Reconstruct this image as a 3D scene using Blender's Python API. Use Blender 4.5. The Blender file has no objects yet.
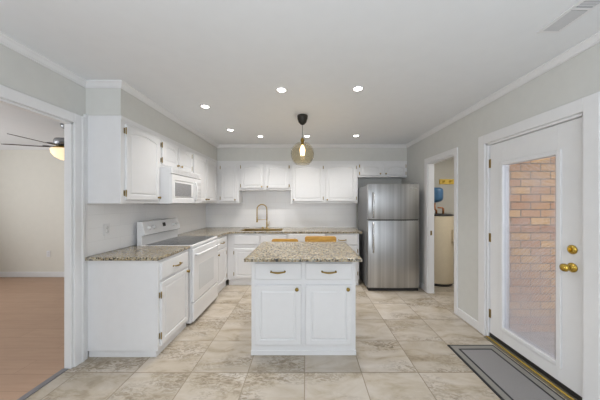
import bpy, bmesh, math, random
from mathutils import Vector, Matrix

PI = math.pi
random.seed(4)
C = bpy.context.scene.collection
S = bpy.context.scene

# ---------------------------------------------------------------- camera, world, sun, lights, exposure
cam = bpy.data.cameras.new('camera')
cam.sensor_width = 36.0
cam.lens = 36.0 * 242.0 / 600.0
cam.shift_x = -6.0 / 600.0
cam.shift_y = 3.0 / 600.0
cam.clip_start = 0.05
cam_o = bpy.data.objects.new('camera', cam)
cam_o.location = (0, 0, 1.40)
cam_o.rotation_euler = (PI / 2, 0, 0)
C.objects.link(cam_o)
S.camera = cam_o

S.view_settings.view_transform = 'Standard'
S.view_settings.look = 'None'
S.view_settings.exposure = 0.0
S.view_settings.gamma = 1.0
S.view_settings.use_curve_mapping = False

world = bpy.data.worlds.new('sky')
S.world = world
world.use_nodes = True
bg = world.node_tree.nodes['Background']
bg.inputs[0].default_value = (0.90, 0.95, 1.0, 1)
bg.inputs[1].default_value = 3.2


def area(name, loc, rot, sx, sy, power, col=(1, 1, 1), spread=180):
    l = bpy.data.lights.new(name, 'AREA')
    l.shape = 'RECTANGLE'
    l.size, l.size_y = sx, sy
    l.energy = power
    l.color = col
    l.spread = math.radians(spread)
    o = bpy.data.objects.new(name, l)
    o.location = loc
    o.rotation_euler = rot
    C.objects.link(o)
    return o


# soft fill lamp added behind the camera, at the unseen added window
FILL_COL = (0.87, 0.95, 1.05)
area('rear_fill_light', (0, -2.44, 1.30), (PI / 2, 0, 0), 3.3, 1.9, 13, FILL_COL)
# upward area lamp added behind the camera to brighten the ceiling
area('ceiling_fill_light', (0, -0.9, 1.15), (PI, 0, 0), 2.6, 1.6, 45, FILL_COL)
# unseen lamps added to brighten the adjoining living room and the laundry
area('living_room_fill_light', (-6.3, 1.6, 1.4), (0, -PI * 0.64, 0), 1.7, 3.4, 100, (0.93, 0.965, 1.0))
area('laundry_fill_light', (2.95, 3.3, 2.3), (0, 0, 0), 0.5, 0.7, 13, (1.0, 0.97, 0.93))
DOWNLIGHT_W = 5.0

# ---------------------------------------------------------------- materials
def mat(name):
    m = bpy.data.materials.new(name)
    m.use_nodes = True
    nt = m.node_tree
    return m, nt, nt.nodes['Principled BSDF']


def plain(name, col, rough=0.5, metal=0.0, var=0.03, scale=30, bump=0.0, spec=0.5, stretch=None):
    m, nt, p = mat(name)
    N, L = nt.nodes, nt.links
    tc = N.new('ShaderNodeTexCoord')
    nz = N.new('ShaderNodeTexNoise')
    nz.inputs['Scale'].default_value = scale
    nz.inputs['Detail'].default_value = 4
    if stretch:
        mp = N.new('ShaderNodeMapping')
        mp.inputs['Scale'].default_value = stretch
        L.new(tc.outputs['Object'], mp.inputs['Vector'])
        L.new(mp.outputs['Vector'], nz.inputs['Vector'])
    else:
        L.new(tc.outputs['Object'], nz.inputs['Vector'])
    cr = N.new('ShaderNodeValToRGB')
    cr.color_ramp.elements[0].position = 0.3
    cr.color_ramp.elements[1].position = 0.7
    cr.color_ramp.elements[0].color = tuple(max(0, c * (1 - var)) for c in col) + (1,)
    cr.color_ramp.elements[1].color = tuple(min(1, c * (1 + var)) for c in col) + (1,)
    L.new(nz.outputs['Fac'], cr.inputs['Fac'])
    L.new(cr.outputs['Color'], p.inputs['Base Color'])
    p.inputs['Roughness'].default_value = rough
    p.inputs['Metallic'].default_value = metal
    p.inputs['Specular IOR Level'].default_value = spec
    if bump:
        b = N.new('ShaderNodeBump')
        b.inputs['Strength'].default_value = bump
        b.inputs['Distance'].default_value = 0.003
        L.new(nz.outputs['Fac'], b.inputs['Height'])
        L.new(b.outputs['Normal'], p.inputs['Normal'])
    return m


def emit(name, col, strength):
    m, nt, p = mat(name)
    p.inputs['Base Color'].default_value = (*col, 1)
    p.inputs['Emission Color'].default_value = (*col, 1)
    p.inputs['Emission Strength'].default_value = strength
    return m


def clear_glass(name, tint, refl=1.0, rough=0.0):
    m = bpy.data.materials.new(name)
    m.use_nodes = True
    nt = m.node_tree
    N, L = nt.nodes, nt.links
    for n in list(N):
        N.remove(n)
    out = N.new('ShaderNodeOutputMaterial')
    tr = N.new('ShaderNodeBsdfTransparent')
    tr.inputs[0].default_value = (*tint, 1)
    gl = N.new('ShaderNodeBsdfGlossy')
    gl.inputs['Roughness'].default_value = rough
    fr = N.new('ShaderNodeFresnel')
    geo = N.new('ShaderNodeNewGeometry')
    ior = N.new('ShaderNodeMapRange')        # the same reflectance on both faces of the thin sheet
    ior.inputs['To Min'].default_value = 1.45
    ior.inputs['To Max'].default_value = 1.0 / 1.45
    L.new(geo.outputs['Backfacing'], ior.inputs[0])
    L.new(ior.outputs[0], fr.inputs['IOR'])
    mul = N.new('ShaderNodeMath')
    mul.operation = 'MULTIPLY'
    mul.inputs[1].default_value = refl
    mul.use_clamp = True
    mx = N.new('ShaderNodeMixShader')
    L.new(fr.outputs[0], mul.inputs[0])
    L.new(mul.outputs[0], mx.inputs[0])
    L.new(tr.outputs[0], mx.inputs[1])
    L.new(gl.outputs[0], mx.inputs[2])
    L.new(mx.outputs[0], out.inputs[0])
    return m


def math_node(nt, op, a=None, b=None, clamp=False):
    n = nt.nodes.new('ShaderNodeMath')
    n.operation = op
    n.use_clamp = clamp
    for i, v in enumerate((a, b)):
        if v is None:
            continue
        if isinstance(v, (int, float)):
            n.inputs[i].default_value = v
        else:
            nt.links.new(v, n.inputs[i])
    return n.outputs[0]


def mix_col(nt, fac, a, b, blend='MIX'):
    n = nt.nodes.new('ShaderNodeMix')
    n.data_type = 'RGBA'
    n.blend_type = blend
    for idx, v in ((0, fac), (6, a), (7, b)):
        if isinstance(v, (int, float)):
            n.inputs[idx].default_value = v
        elif isinstance(v, tuple):
            n.inputs[idx].default_value = (*v, 1)
        else:
            nt.links.new(v, n.inputs[idx])
    return n.outputs[2]


def ramp(nt, src, stops, interp='LINEAR'):
    n = nt.nodes.new('ShaderNodeValToRGB')
    n.color_ramp.interpolation = interp
    e = n.color_ramp.elements
    while len(e) < len(stops):
        e.new(0.5)
    for i, (p, c) in enumerate(stops):
        e[i].position = p
        e[i].color = (*c, 1) if isinstance(c, tuple) else (c, c, c, 1)
    nt.links.new(src, n.inputs[0])
    return n.outputs[0]


def tile_floor_mat():
    m, nt, p = mat('travertine_tile')
    N, L = nt.nodes, nt.links
    tc = N.new('ShaderNodeTexCoord')
    sp = N.new('ShaderNodeSeparateXYZ')
    L.new(tc.outputs['Object'], sp.inputs[0])
    u = math_node(nt, 'DIVIDE', math_node(nt, 'ADD', sp.outputs[0], 0.011), 0.469)
    v = math_node(nt, 'DIVIDE', math_node(nt, 'SUBTRACT', sp.outputs[1], 1.999), 0.457)
    fu, fv = math_node(nt, 'FLOOR', u), math_node(nt, 'FLOOR', v)
    du = math_node(nt, 'ABSOLUTE', math_node(nt, 'SUBTRACT', math_node(nt, 'FRACT', u), 0.5))
    dv = math_node(nt, 'ABSOLUTE', math_node(nt, 'SUBTRACT', math_node(nt, 'FRACT', v), 0.5))
    grout = math_node(nt, 'GREATER_THAN', math_node(nt, 'MAXIMUM', du, dv), 0.4925)
    cell = N.new('ShaderNodeCombineXYZ')
    L.new(fu, cell.inputs[0])
    L.new(fv, cell.inputs[1])
    wn = N.new('ShaderNodeTexWhiteNoise')
    wn.noise_dimensions = '2D'
    L.new(cell.outputs[0], wn.inputs['Vector'])
    sc = N.new('ShaderNodeVectorMath')
    sc.operation = 'SCALE'
    sc.inputs['Scale'].default_value = 7.0
    L.new(wn.outputs['Color'], sc.inputs[0])
    ad = N.new('ShaderNodeVectorMath')
    L.new(tc.outputs['Object'], ad.inputs[0])
    L.new(sc.outputs[0], ad.inputs[1])
    mp = N.new('ShaderNodeMapping')
    mp.inputs['Rotation'].default_value = (0, 0, 0.5)
    mp.inputs['Scale'].default_value = (0.8, 1.7, 1)
    L.new(ad.outputs[0], mp.inputs[0])
    n1 = N.new('ShaderNodeTexNoise')
    n1.inputs['Scale'].default_value = 3.2
    n1.inputs['Detail'].default_value = 7
    n1.inputs['Roughness'].default_value = 0.62
    n1.inputs['Distortion'].default_value = 0.9
    L.new(mp.outputs[0], n1.inputs['Vector'])
    base = ramp(nt, n1.outputs['Fac'], [(0.28, (0.36, 0.295, 0.21)), (0.42, (0.545, 0.475, 0.38)), (0.56, (0.625, 0.565, 0.49)), (0.75, (0.68, 0.635, 0.58))])
    # pitted mottling gathered in brown patches
    n2 = N.new('ShaderNodeTexNoise')
    n2.inputs['Scale'].default_value = 22
    n2.inputs['Detail'].default_value = 6
    n2.inputs['Roughness'].default_value = 0.7
    n2.inputs['Distortion'].default_value = 1.2
    L.new(mp.outputs[0], n2.inputs['Vector'])
    n3 = N.new('ShaderNodeTexNoise')
    n3.inputs['Scale'].default_value = 1.7
    n3.inputs['Detail'].default_value = 3
    L.new(mp.outputs[0], n3.inputs['Vector'])
    patch = ramp(nt, n3.outputs['Fac'], [(0.47, 0.0), (0.60, 1.0)])
    pits = ramp(nt, n2.outputs['Fac'], [(0.44, 0.0), (0.58, 1.0)])
    f = math_node(nt, 'MULTIPLY', math_node(nt, 'MULTIPLY', patch, pits), 0.75)
    c = mix_col(nt, f, base, (0.215, 0.165, 0.10))
    tint = ramp(nt, wn.outputs['Value'], [(0.0, (0.76, 0.745, 0.715)), (1.0, (0.88, 0.87, 0.86))])
    c = mix_col(nt, 1.0, c, tint, 'MULTIPLY')
    c = mix_col(nt, grout, c, (0.27, 0.22, 0.16))
    L.new(c, p.inputs['Base Color'])
    p.inputs['Roughness'].default_value = 0.42
    b = N.new('ShaderNodeBump')
    b.inputs['Strength'].default_value = 0.25
    b.inputs['Distance'].default_value = 0.003
    L.new(math_node(nt, 'SUBTRACT', 1.0, math_node(nt, 'MAXIMUM', grout, f)), b.inputs['Height'])
    L.new(b.outputs['Normal'], p.inputs['Normal'])
    return m


def granite_mat():
    m, nt, p = mat('speckled_granite')
    N, L = nt.nodes, nt.links
    tc = N.new('ShaderNodeTexCoord')
    vo = N.new('ShaderNodeTexVoronoi')
    vo.inputs['Scale'].default_value = 80
    L.new(tc.outputs['Object'], vo.inputs['Vector'])
    sep = N.new('ShaderNodeSeparateColor')
    L.new(vo.outputs['Color'], sep.inputs[0])
    c = ramp(nt, sep.outputs[0], [(0.0, (0.02, 0.02, 0.022)), (0.17, (0.10, 0.085, 0.07)), (0.27, (0.26, 0.20, 0.12)), (0.48, (0.40, 0.33, 0.21)), (0.68, (0.48, 0.43, 0.33)), (0.86, (0.28, 0.275, 0.255))], 'CONSTANT')
    nz = N.new('ShaderNodeTexNoise')
    nz.inputs['Scale'].default_value = 160
    nz.inputs['Detail'].default_value = 3
    L.new(tc.outputs['Object'], nz.inputs['Vector'])
    c = mix_col(nt, ramp(nt, nz.outputs['Fac'], [(0.50, 0.0), (0.70, 0.5)]), c, (0.38, 0.325, 0.225))
    n2 = N.new('ShaderNodeTexNoise')
    n2.inputs['Scale'].default_value = 9
    n2.inputs['Detail'].default_value = 4
    L.new(tc.outputs['Object'], n2.inputs['Vector'])
    c = mix_col(nt, ramp(nt, n2.outputs['Fac'], [(0.45, 0.0), (0.7, 0.35)]), c, (0.25, 0.205, 0.145))
    L.new(c, p.inputs['Base Color'])
    p.inputs['Roughness'].default_value = 0.16
    return m


def brick_mat():
    m, nt, p = mat('tan_red_brick')
    N, L = nt.nodes, nt.links
    tc = N.new('ShaderNodeTexCoord')
    sp = N.new('ShaderNodeSeparateXYZ')
    L.new(tc.outputs['Object'], sp.inputs[0])
    cb = N.new('ShaderNodeCombineXYZ')
    L.new(math_node(nt, 'ADD', sp.outputs[0], sp.outputs[1]), cb.inputs[0])
    L.new(sp.outputs[2], cb.inputs[1])
    br = N.new('ShaderNodeTexBrick')
    br.inputs['Scale'].default_value = 1.0
    br.inputs['Brick Width'].default_value = 0.215
    br.inputs['Row Height'].default_value = 0.083
    br.inputs['Mortar Size'].default_value = 0.007
    br.inputs['Mortar Smooth'].default_value = 0.2
    br.inputs['Bias'].default_value = -0.1
    br.inputs['Color1'].default_value = (0.66, 0.41, 0.20, 1)
    br.inputs['Color2'].default_value = (0.46, 0.23, 0.14, 1)
    br.inputs['Mortar'].default_value = (0.22, 0.17, 0.13, 1)
    L.new(cb.outputs[0], br.inputs['Vector'])
    nz = N.new('ShaderNodeTexNoise')
    nz.inputs['Scale'].default_value = 5
    nz.inputs['Detail'].default_value = 6
    L.new(tc.outputs['Object'], nz.inputs['Vector'])
    c = mix_col(nt, ramp(nt, nz.outputs['Fac'], [(0.4, 0.0), (0.7, 0.6)]), br.outputs['Color'], (0.50, 0.40, 0.35))
    L.new(c, p.inputs['Base Color'])
    p.inputs['Roughness'].default_value = 0.9
    b = N.new('ShaderNodeBump')
    b.inputs['Strength'].default_value = 0.6
    b.inputs['Distance'].default_value = 0.01
    L.new(math_node(nt, 'SUBTRACT', 1.0, br.outputs['Fac']), b.inputs['Height'])
    L.new(b.outputs['Normal'], p.inputs['Normal'])
    return m


def plank_mat():
    m, nt, p = mat('tan_plank_floor')
    N, L = nt.nodes, nt.links
    tc = N.new('ShaderNodeTexCoord')
    br = N.new('ShaderNodeTexBrick')
    br.inputs['Scale'].default_value = 1.0
    br.inputs['Brick Width'].default_value = 1.2
    br.inputs['Row Height'].default_value = 0.18
    br.inputs['Mortar Size'].default_value = 0.0015
    br.inputs['Color1'].default_value = (0.51, 0.335, 0.235, 1)
    br.inputs['Color2'].default_value = (0.47, 0.305, 0.21, 1)
    br.inputs['Mortar'].default_value = (0.28, 0.18, 0.12, 1)
    L.new(tc.outputs['Object'], br.inputs['Vector'])
    mp = N.new('ShaderNodeMapping')
    mp.inputs['Scale'].default_value = (1.5, 14, 1)
    L.new(tc.outputs['Object'], mp.inputs[0])
    nz = N.new('ShaderNodeTexNoise')
    nz.inputs['Scale'].default_value = 2
    nz.inputs['Detail'].default_value = 5
    L.new(mp.outputs[0], nz.inputs['Vector'])
    c = mix_col(nt, ramp(nt, nz.outputs['Fac'], [(0.4, 0.0), (0.7, 0.5)]), br.outputs['Color'], (0.41, 0.26, 0.175))
    L.new(c, p.inputs['Base Color'])
    p.inputs['Roughness'].default_value = 0.5
    return m


def backsplash_mat():
    m, nt, p = mat('white_glazed_tile')
    N, L = nt.nodes, nt.links
    tc = N.new('ShaderNodeTexCoord')
    sp = N.new('ShaderNodeSeparateXYZ')
    L.new(tc.outputs['Object'], sp.inputs[0])
    cb = N.new('ShaderNodeCombineXYZ')
    L.new(math_node(nt, 'ADD', sp.outputs[0], sp.outputs[1]), cb.inputs[0])
    L.new(math_node(nt, 'ADD', sp.outputs[2], 0.085), cb.inputs[1])
    br = N.new('ShaderNodeTexBrick')
    br.inputs['Scale'].default_value = 1.0
    br.inputs['Brick Width'].default_value = 0.40
    br.inputs['Row Height'].default_value = 0.125
    br.inputs['Mortar Size'].default_value = 0.002
    br.inputs['Color1'].default_value = (0.89, 0.89, 0.90, 1)
    br.inputs['Color2'].default_value = (0.87, 0.87, 0.885, 1)
    br.inputs['Mortar'].default_value = (0.81, 0.81, 0.82, 1)
    L.new(cb.outputs[0], br.inputs['Vector'])
    L.new(br.outputs['Color'], p.inputs['Base Color'])
    p.inputs['Roughness'].default_value = 0.22
    return m


def oak_mat():
    m, nt, p = mat('honey_oak')
    N, L = nt.nodes, nt.links
    tc = N.new('ShaderNodeTexCoord')
    mp = N.new('ShaderNodeMapping')
    mp.inputs['Scale'].default_value = (3, 25, 25)
    L.new(tc.outputs['Object'], mp.inputs[0])
    nz = N.new('ShaderNodeTexNoise')
    nz.inputs['Scale'].default_value = 2.5
    nz.inputs['Detail'].default_value = 6
    nz.inputs['Distortion'].default_value = 0.6
    L.new(mp.outputs[0], nz.inputs['Vector'])
    c = ramp(nt, nz.outputs['Fac'], [(0.35, (0.46, 0.23, 0.04)), (0.65, (0.66, 0.38, 0.08))])
    L.new(c, p.inputs['Base Color'])
    p.inputs['Roughness'].default_value = 0.3
    return m


def steel_mat(name, col, rough):
    m, nt, p = mat(name)
    N, L = nt.nodes, nt.links
    tc = N.new('ShaderNodeTexCoord')
    mp = N.new('ShaderNodeMapping')
    mp.inputs['Scale'].default_value = (4.5, 4.5, 0.05)
    L.new(tc.outputs['Object'], mp.inputs[0])
    nz = N.new('ShaderNodeTexNoise')
    nz.inputs['Scale'].default_value = 3
    nz.inputs['Detail'].default_value = 5
    L.new(mp.outputs[0], nz.inputs['Vector'])
    c = ramp(nt, nz.outputs['Fac'], [(0.3, tuple(x * 0.72 for x in col)), (0.7, tuple(x * 1.25 for x in col))])  # broad light and dark streaks in the colour imitate reflections
    L.new(c, p.inputs['Base Color'])
    p.inputs['Metallic'].default_value = 0.95
    p.inputs['Roughness'].default_value = rough
    b = N.new('ShaderNodeBump')
    b.inputs['Strength'].default_value = 0.15
    b.inputs['Distance'].default_value = 0.002
    L.new(nz.outputs['Fac'], b.inputs['Height'])
    L.new(b.outputs['Normal'], p.inputs['Normal'])
    return m


WHITE = plain('white_cabinet_paint', (0.755, 0.755, 0.765), 0.32, var=0.012, scale=12)
TRIM = plain('white_trim_paint', (0.765, 0.765, 0.775), 0.35, var=0.012, scale=10)
CEIL = plain('flat_ceiling_paint', (0.79, 0.805, 0.825), 0.9, var=0.01, scale=8, bump=0.05)
WALL = plain('greige_wall_paint', (0.63, 0.63, 0.605), 0.75, var=0.015, scale=14, bump=0.05)
CREAM = plain('cream_wall_paint', (0.73, 0.705, 0.64), 0.8, var=0.012, scale=10)
LAUNDRY = plain('taupe_wall_paint', (0.55, 0.53, 0.48), 0.8, var=0.015, scale=10)
TILE = tile_floor_mat()
GRANITE = granite_mat()
BRICK = brick_mat()
PLANK = plank_mat()
SPLASH = backsplash_mat()
OAK = oak_mat()
BRASS = plain('aged_brass', (0.30, 0.205, 0.055), 0.34, 1.0, var=0.1, scale=60)
POLISHED = plain('polished_brass', (0.60, 0.41, 0.085), 0.2, 1.0, var=0.04, scale=60)
GOLD = plain('brushed_gold', (0.50, 0.37, 0.17), 0.32, 1.0, var=0.06, scale=80)
STEEL = steel_mat('brushed_stainless', (0.50, 0.505, 0.515), 0.30)
FSIDE = plain('grey_fridge_side', (0.20, 0.205, 0.215), 0.42, 0.2, var=0.03)
CHROME = plain('bright_handle_metal', (0.66, 0.67, 0.69), 0.25, 0.9, var=0.03)
BLACK = plain('black_plastic', (0.02, 0.02, 0.022), 0.4, var=0.1)
COOKTOP = plain('dark_ceramic_glass', (0.055, 0.06, 0.066), 0.12, var=0.08, scale=90)
RING = plain('grey_burner_ring', (0.13, 0.135, 0.14), 0.2, var=0.05)
APPL = plain('white_appliance_enamel', (0.785, 0.785, 0.795), 0.2, var=0.008, scale=10)
APPL_GREY = plain('pale_grey_plastic', (0.55, 0.55, 0.56), 0.35, var=0.02)
OVENWIN = plain('pale_oven_window', (0.68, 0.69, 0.70), 0.15, var=0.02)
MICROWIN = plain('grey_microwave_window', (0.30, 0.30, 0.31), 0.18, var=0.15, scale=25, stretch=(1, 2, 8))
BRONZE = plain('dark_bronze', (0.028, 0.025, 0.021), 0.45, 0.4, var=0.1)
AMBER = clear_glass('smoky_amber_glass', (0.945, 0.915, 0.84), 1.2, 0.02)
PANE = clear_glass('door_pane_glass', (0.93, 0.93, 0.94), 1.0, 0.0)
SLAT = plain('pale_grey_slat', (0.62, 0.62, 0.65), 0.5, var=0.02)
FAN_METAL = plain('pewter_fan_metal', (0.32, 0.33, 0.35), 0.35, 0.8, var=0.05)
FAN_BLADE = plain('dark_walnut_blade', (0.10, 0.085, 0.075), 0.5, var=0.15, scale=20)
MAT_GREY = plain('grey_mat_pile', (0.26, 0.25, 0.25), 0.95, var=0.08, scale=180, bump=0.4)
MAT_BAND = plain('taupe_mat_band', (0.25, 0.24, 0.22), 0.95, var=0.08, scale=180, bump=0.4)
MAT_BLACK = plain('black_mat_rubber', (0.015, 0.015, 0.018), 0.7, var=0.1)
TANK = plain('cream_tank_enamel', (0.72, 0.62, 0.46), 0.4, var=0.02)
BLUE = plain('blue_tank_enamel', (0.05, 0.14, 0.27), 0.4, var=0.08)
THRESH = plain('olive_brown_threshold', (0.16, 0.14, 0.09), 0.5, 0.3, var=0.1)
COPPER = plain('copper_pipe', (0.55, 0.21, 0.08), 0.35, 0.9, var=0.15, scale=40)
YELLOW = plain('yellow_rack_paint', (0.74, 0.50, 0.07), 0.5, var=0.05)
CONCRETE = plain('patio_concrete', (0.40, 0.40, 0.42), 0.9, var=0.08, scale=18)
GREYMETAL = plain('grey_metal_strip', (0.25, 0.25, 0.27), 0.4, 0.6, var=0.05)
BULB = emit('lit_bulb', (1.0, 0.80, 0.50), 4.0)
LED = emit('lit_downlight', (1.0, 0.97, 0.92), 14.0)
FANBOWL = emit('lit_fan_bowl', (1.0, 0.80, 0.52), 0.75)


# ---------------------------------------------------------------- mesh helpers
def bm_new():
    return bmesh.new()


def add_box(bm, x0, x1, y0, y1, z0, z1, bev=0.0, seg=2):
    t = bmesh.new()
    bmesh.ops.create_cube(t, size=1.0)
    sx, sy, sz = x1 - x0, y1 - y0, z1 - z0
    for v in t.verts:
        v.co = Vector(((x0 + x1) / 2 + v.co.x * sx, (y0 + y1) / 2 + v.co.y * sy, (z0 + z1) / 2 + v.co.z * sz))
    if bev:
        bmesh.ops.bevel(t, geom=t.edges[:], offset=min(bev, 0.45 * min(sx, sy, sz)), segments=seg, affect='EDGES', profile=0.5)
    merge(bm, t)


def merge(bm, t):
    me = bpy.data.meshes.new('tmp')
    t.to_mesh(me)
    t.free()
    bm.from_mesh(me)
    bpy.data.meshes.remove(me)


def add_prism(bm, pts, axis, a, b, bev=0.0):
    """extrude a 2D outline from a to b along an axis ('x': pts are (y,z); 'y': (x,z); 'z': (x,y))"""
    t = bmesh.new()

    def P(p, k):
        return {'x': (k, p[0], p[1]), 'y': (p[0], k, p[1]), 'z': (p[0], p[1], k)}[axis]
    A = [t.verts.new(P(p, a)) for p in pts]
    B = [t.verts.new(P(p, b)) for p in pts]
    n = len(pts)
    t.faces.new(A)
    t.faces.new(B[::-1])
    for i in range(n):
        t.faces.new((A[i], B[i], B[(i + 1) % n], A[(i + 1) % n]))
    bmesh.ops.recalc_face_normals(t, faces=t.faces[:])
    if bev:
        bmesh.ops.bevel(t, geom=t.edges[:], offset=bev, segments=2, affect='EDGES', profile=0.5)
    merge(bm, t)


def add_lathe(bm, prof, origin=(0, 0, 0), axis=(0, 0, 1), seg=28):
    """prof: (radius, height) pairs spun about an axis through origin"""
    t = bmesh.new()
    q = Vector((0, 0, 1)).rotation_difference(Vector(axis).normalized())
    rings = []
    for r, h in prof:
        if r < 1e-6:
            rings.append([t.verts.new(q @ Vector((0, 0, h)) + Vector(origin))])
        else:
            rings.append([t.verts.new(q @ Vector((r * math.cos(2 * PI * i / seg), r * math.sin(2 * PI * i / seg), h)) + Vector(origin)) for i in range(seg)])
    for a, b in zip(rings, rings[1:]):
        if len(a) == 1 and len(b) == 1:
            continue
        for i in range(seg):
            j = (i + 1) % seg
            if len(a) == 1:
                t.faces.new((a[0], b[j], b[i]))
            elif len(b) == 1:
                t.faces.new((a[i], a[j], b[0]))
            else:
                t.faces.new((a[i], a[j], b[j], b[i]))
    for f in t.faces:
        f.smooth = True
    bmesh.ops.recalc_face_normals(t, faces=t.faces[:])
    merge(bm, t)


def add_tube(bm, path, r, seg=12, cap=True):
    t = bmesh.new()
    pts = [Vector(p) for p in path]
    rad = r if isinstance(r, (list, tuple)) else [r] * len(pts)
    rings = []
    up = None
    for i, p in enumerate(pts):
        d = (pts[min(i + 1, len(pts) - 1)] - pts[max(i - 1, 0)]).normalized()
        if up is None:
            up = Vector((0, 0, 1)) if abs(d.z) < 0.9 else Vector((1, 0, 0))
        s = d.cross(up).normalized()
        up = s.cross(d).normalized()
        rings.append([t.verts.new(p + rad[i] * (math.cos(2 * PI * k / seg) * s + math.sin(2 * PI * k / seg) * up)) for k in range(seg)])
    for a, b in zip(rings, rings[1:]):
        for k in range(seg):
            j = (k + 1) % seg
            t.faces.new((a[k], a[j], b[j], b[k]))
    if cap:
        t.faces.new(rings[0][::-1])
        t.faces.new(rings[-1])
    for f in t.faces:
        f.smooth = len(f.verts) == 4
    bmesh.ops.recalc_face_normals(t, faces=t.faces[:])
    merge(bm, t)


def obj(name, bm, m, parent=None, loc=None, label=None, smooth=None):
    me = bpy.data.meshes.new(name)
    bm.to_mesh(me)
    bm.free()
    me.materials.append(m)
    o = bpy.data.objects.new(name, me)
    C.objects.link(o)
    if parent is not None:
        o.parent = parent
    if loc is not None:
        o.location = loc
    if label:
        o['label'] = label
    return o


def tag(o, label, cat, group=None, kind=None):
    o['label'] = label
    o['category'] = cat
    if group:
        o['group'] = group
    if kind:
        o['kind'] = kind
    return o


def thing(name, label, cat, loc=(0, 0, 0), rotz=0.0, group=None):
    o = bpy.data.objects.new(name, None)
    o.empty_display_size = 0.1
    C.objects.link(o)
    o.location = loc
    o.rotation_euler = (0, 0, rotz)
    return tag(o, label, cat, group)


def struct(name, bm, m, parent=None, label=None, cat=None):
    o = obj(name, bm, m, parent)
    if parent is None:
        o['kind'] = 'structure'
        if label:
            o['label'] = label
            o['category'] = cat
    return o


def dup(root, loc=None, rotz=None, label=None):
    r = root.copy()
    C.objects.link(r)
    if loc is not None:
        r.location = loc
    if rotz is not None:
        r.rotation_euler = (0, 0, rotz)
    if label:
        r['label'] = label
    for ch in list(root.children):
        c = ch.copy()
        C.objects.link(c)
        c.parent = r
        for g in list(ch.children):
            d = g.copy()
            C.objects.link(d)
            d.parent = c
    return r


def box_obj(name, m, parent, x0, x1, y0, y1, z0, z1, bev=0.003, label=None):
    bm = bm_new()
    add_box(bm, x0, x1, y0, y1, z0, z1, bev)
    return obj(name, bm, m, parent, label=label)


# ---------------------------------------------------------------- room shell
XL, XR, YB, YF, ZC = -1.985, 1.90, 4.81, -2.50, 2.485
LW = 0.055          # thickness of the partition to the living room
OPN0, OPN1, OPZ = 0.75, 2.06, 2.084     # living room opening
DR0, DR1, DRZ = 1.645, 2.550, 2.022      # outside door opening
LD0, LD1, LDZ = 3.08, 3.765, 2.022       # laundry doorway

bm = bm_new()
add_box(bm, XL - 0.03, 3.3, YF - 0.1, YB + 0.1, -0.06, 0.0)
struct('floor', bm, TILE, label='beige travertine tile floor with mottled brown patches', cat='floor')
bm = bm_new()
add_box(bm, -6.6, XL - 0.031, -1.6, 4.75, -0.06, -0.002)
struct('floor_living', bm, PLANK)
bm = bm_new()
add_box(bm, -6.6, 3.3, YF - 0.1, YB + 0.1, ZC, ZC + 0.08)
struct('ceiling', bm, CEIL)

bm = bm_new()      # left wall with the wide cased opening
add_box(bm, XL - LW, XL, OPN1, YB + 0.1, 0, ZC)
add_box(bm, XL - LW, XL, YF, OPN0, 0, ZC)
add_box(bm, XL - LW, XL, OPN0, OPN1, OPZ, ZC)
struct('wall_left', bm, WALL)
bm = bm_new()
add_box(bm, XL, XR + 0.1, YB, YB + 0.1, 0, ZC)
struct('wall_back', bm, WALL)
bm = bm_new()      # right wall: outside wall up to the brick return, partition beyond
T1, T2 = 0.175, 0.085
add_box(bm, XR, XR + T1, YF, DR0, 0, ZC)
add_box(bm, XR, XR + T1, DR1, 2.62, 0, ZC)
add_box(bm, XR, XR + T1, DR0, DR1, DRZ, ZC)
add_box(bm, XR, XR + T2, 2.62, LD0, 0, ZC)
add_box(bm, XR, XR + T2, LD1, YB, 0, ZC)
add_box(bm, XR, XR + T2, LD0, LD1, LDZ, ZC)
struct('wall_right', bm, WALL)
bm = bm_new()      # wall behind the camera with a wide opening added for the rear light
add_box(bm, XL, -1.7, YF - 0.1, YF, 0, ZC)
add_box(bm, 1.7, XR, YF - 0.1, YF, 0, ZC)
add_box(bm, -1.7, 1.7, YF - 0.1, YF, 0, 0.3)
add_box(bm, -1.7, 1.7, YF - 0.1, YF, 2.3, ZC)
struct('wall_front', bm, WALL)
bm = bm_new()
for x in (-1.7, -0.6, 0.55, 1.65):
    add_box(bm, x, x + 0.05, YF - 0.08, YF - 0.02, 0.3, 2.3)
add_box(bm, -1.7, 1.7, YF - 0.08, YF - 0.02, 0.3, 0.35)
add_box(bm, -1.7, 1.7, YF - 0.08, YF - 0.02, 2.25, 2.3)
struct('added_window_1', bm, TRIM)  # frame of the unseen window, added along with the rear fill lamp

# living room walls
bm = bm_new()
add_box(bm, -6.6, XL - LW, 4.58, 4.66, 0, ZC)
struct('wall_living_back', bm, CREAM)
bm = bm_new()
add_box(bm, -6.6, -6.5, -1.6, 4.58, 0, ZC)
struct('wall_living_left', bm, CREAM)
bm = bm_new()
add_box(bm, -6.5, XL - LW, -1.6, -1.5, 0, ZC)
struct('wall_living_front', bm, CREAM)
bm = bm_new()
add_box(bm, -6.5, XL - LW - 0.001, 4.562, 4.58, 0, 0.10, 0.004)
struct('baseboard_living', bm, TRIM)
bm = bm_new()
add_prism(bm, [(4.58, ZC), (4.50, ZC), (4.515, ZC - 0.02), (4.565, ZC - 0.075), (4.58, ZC - 0.08)], 'x', -6.5, XL - LW)
struct('trim_1', bm, TRIM)

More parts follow.
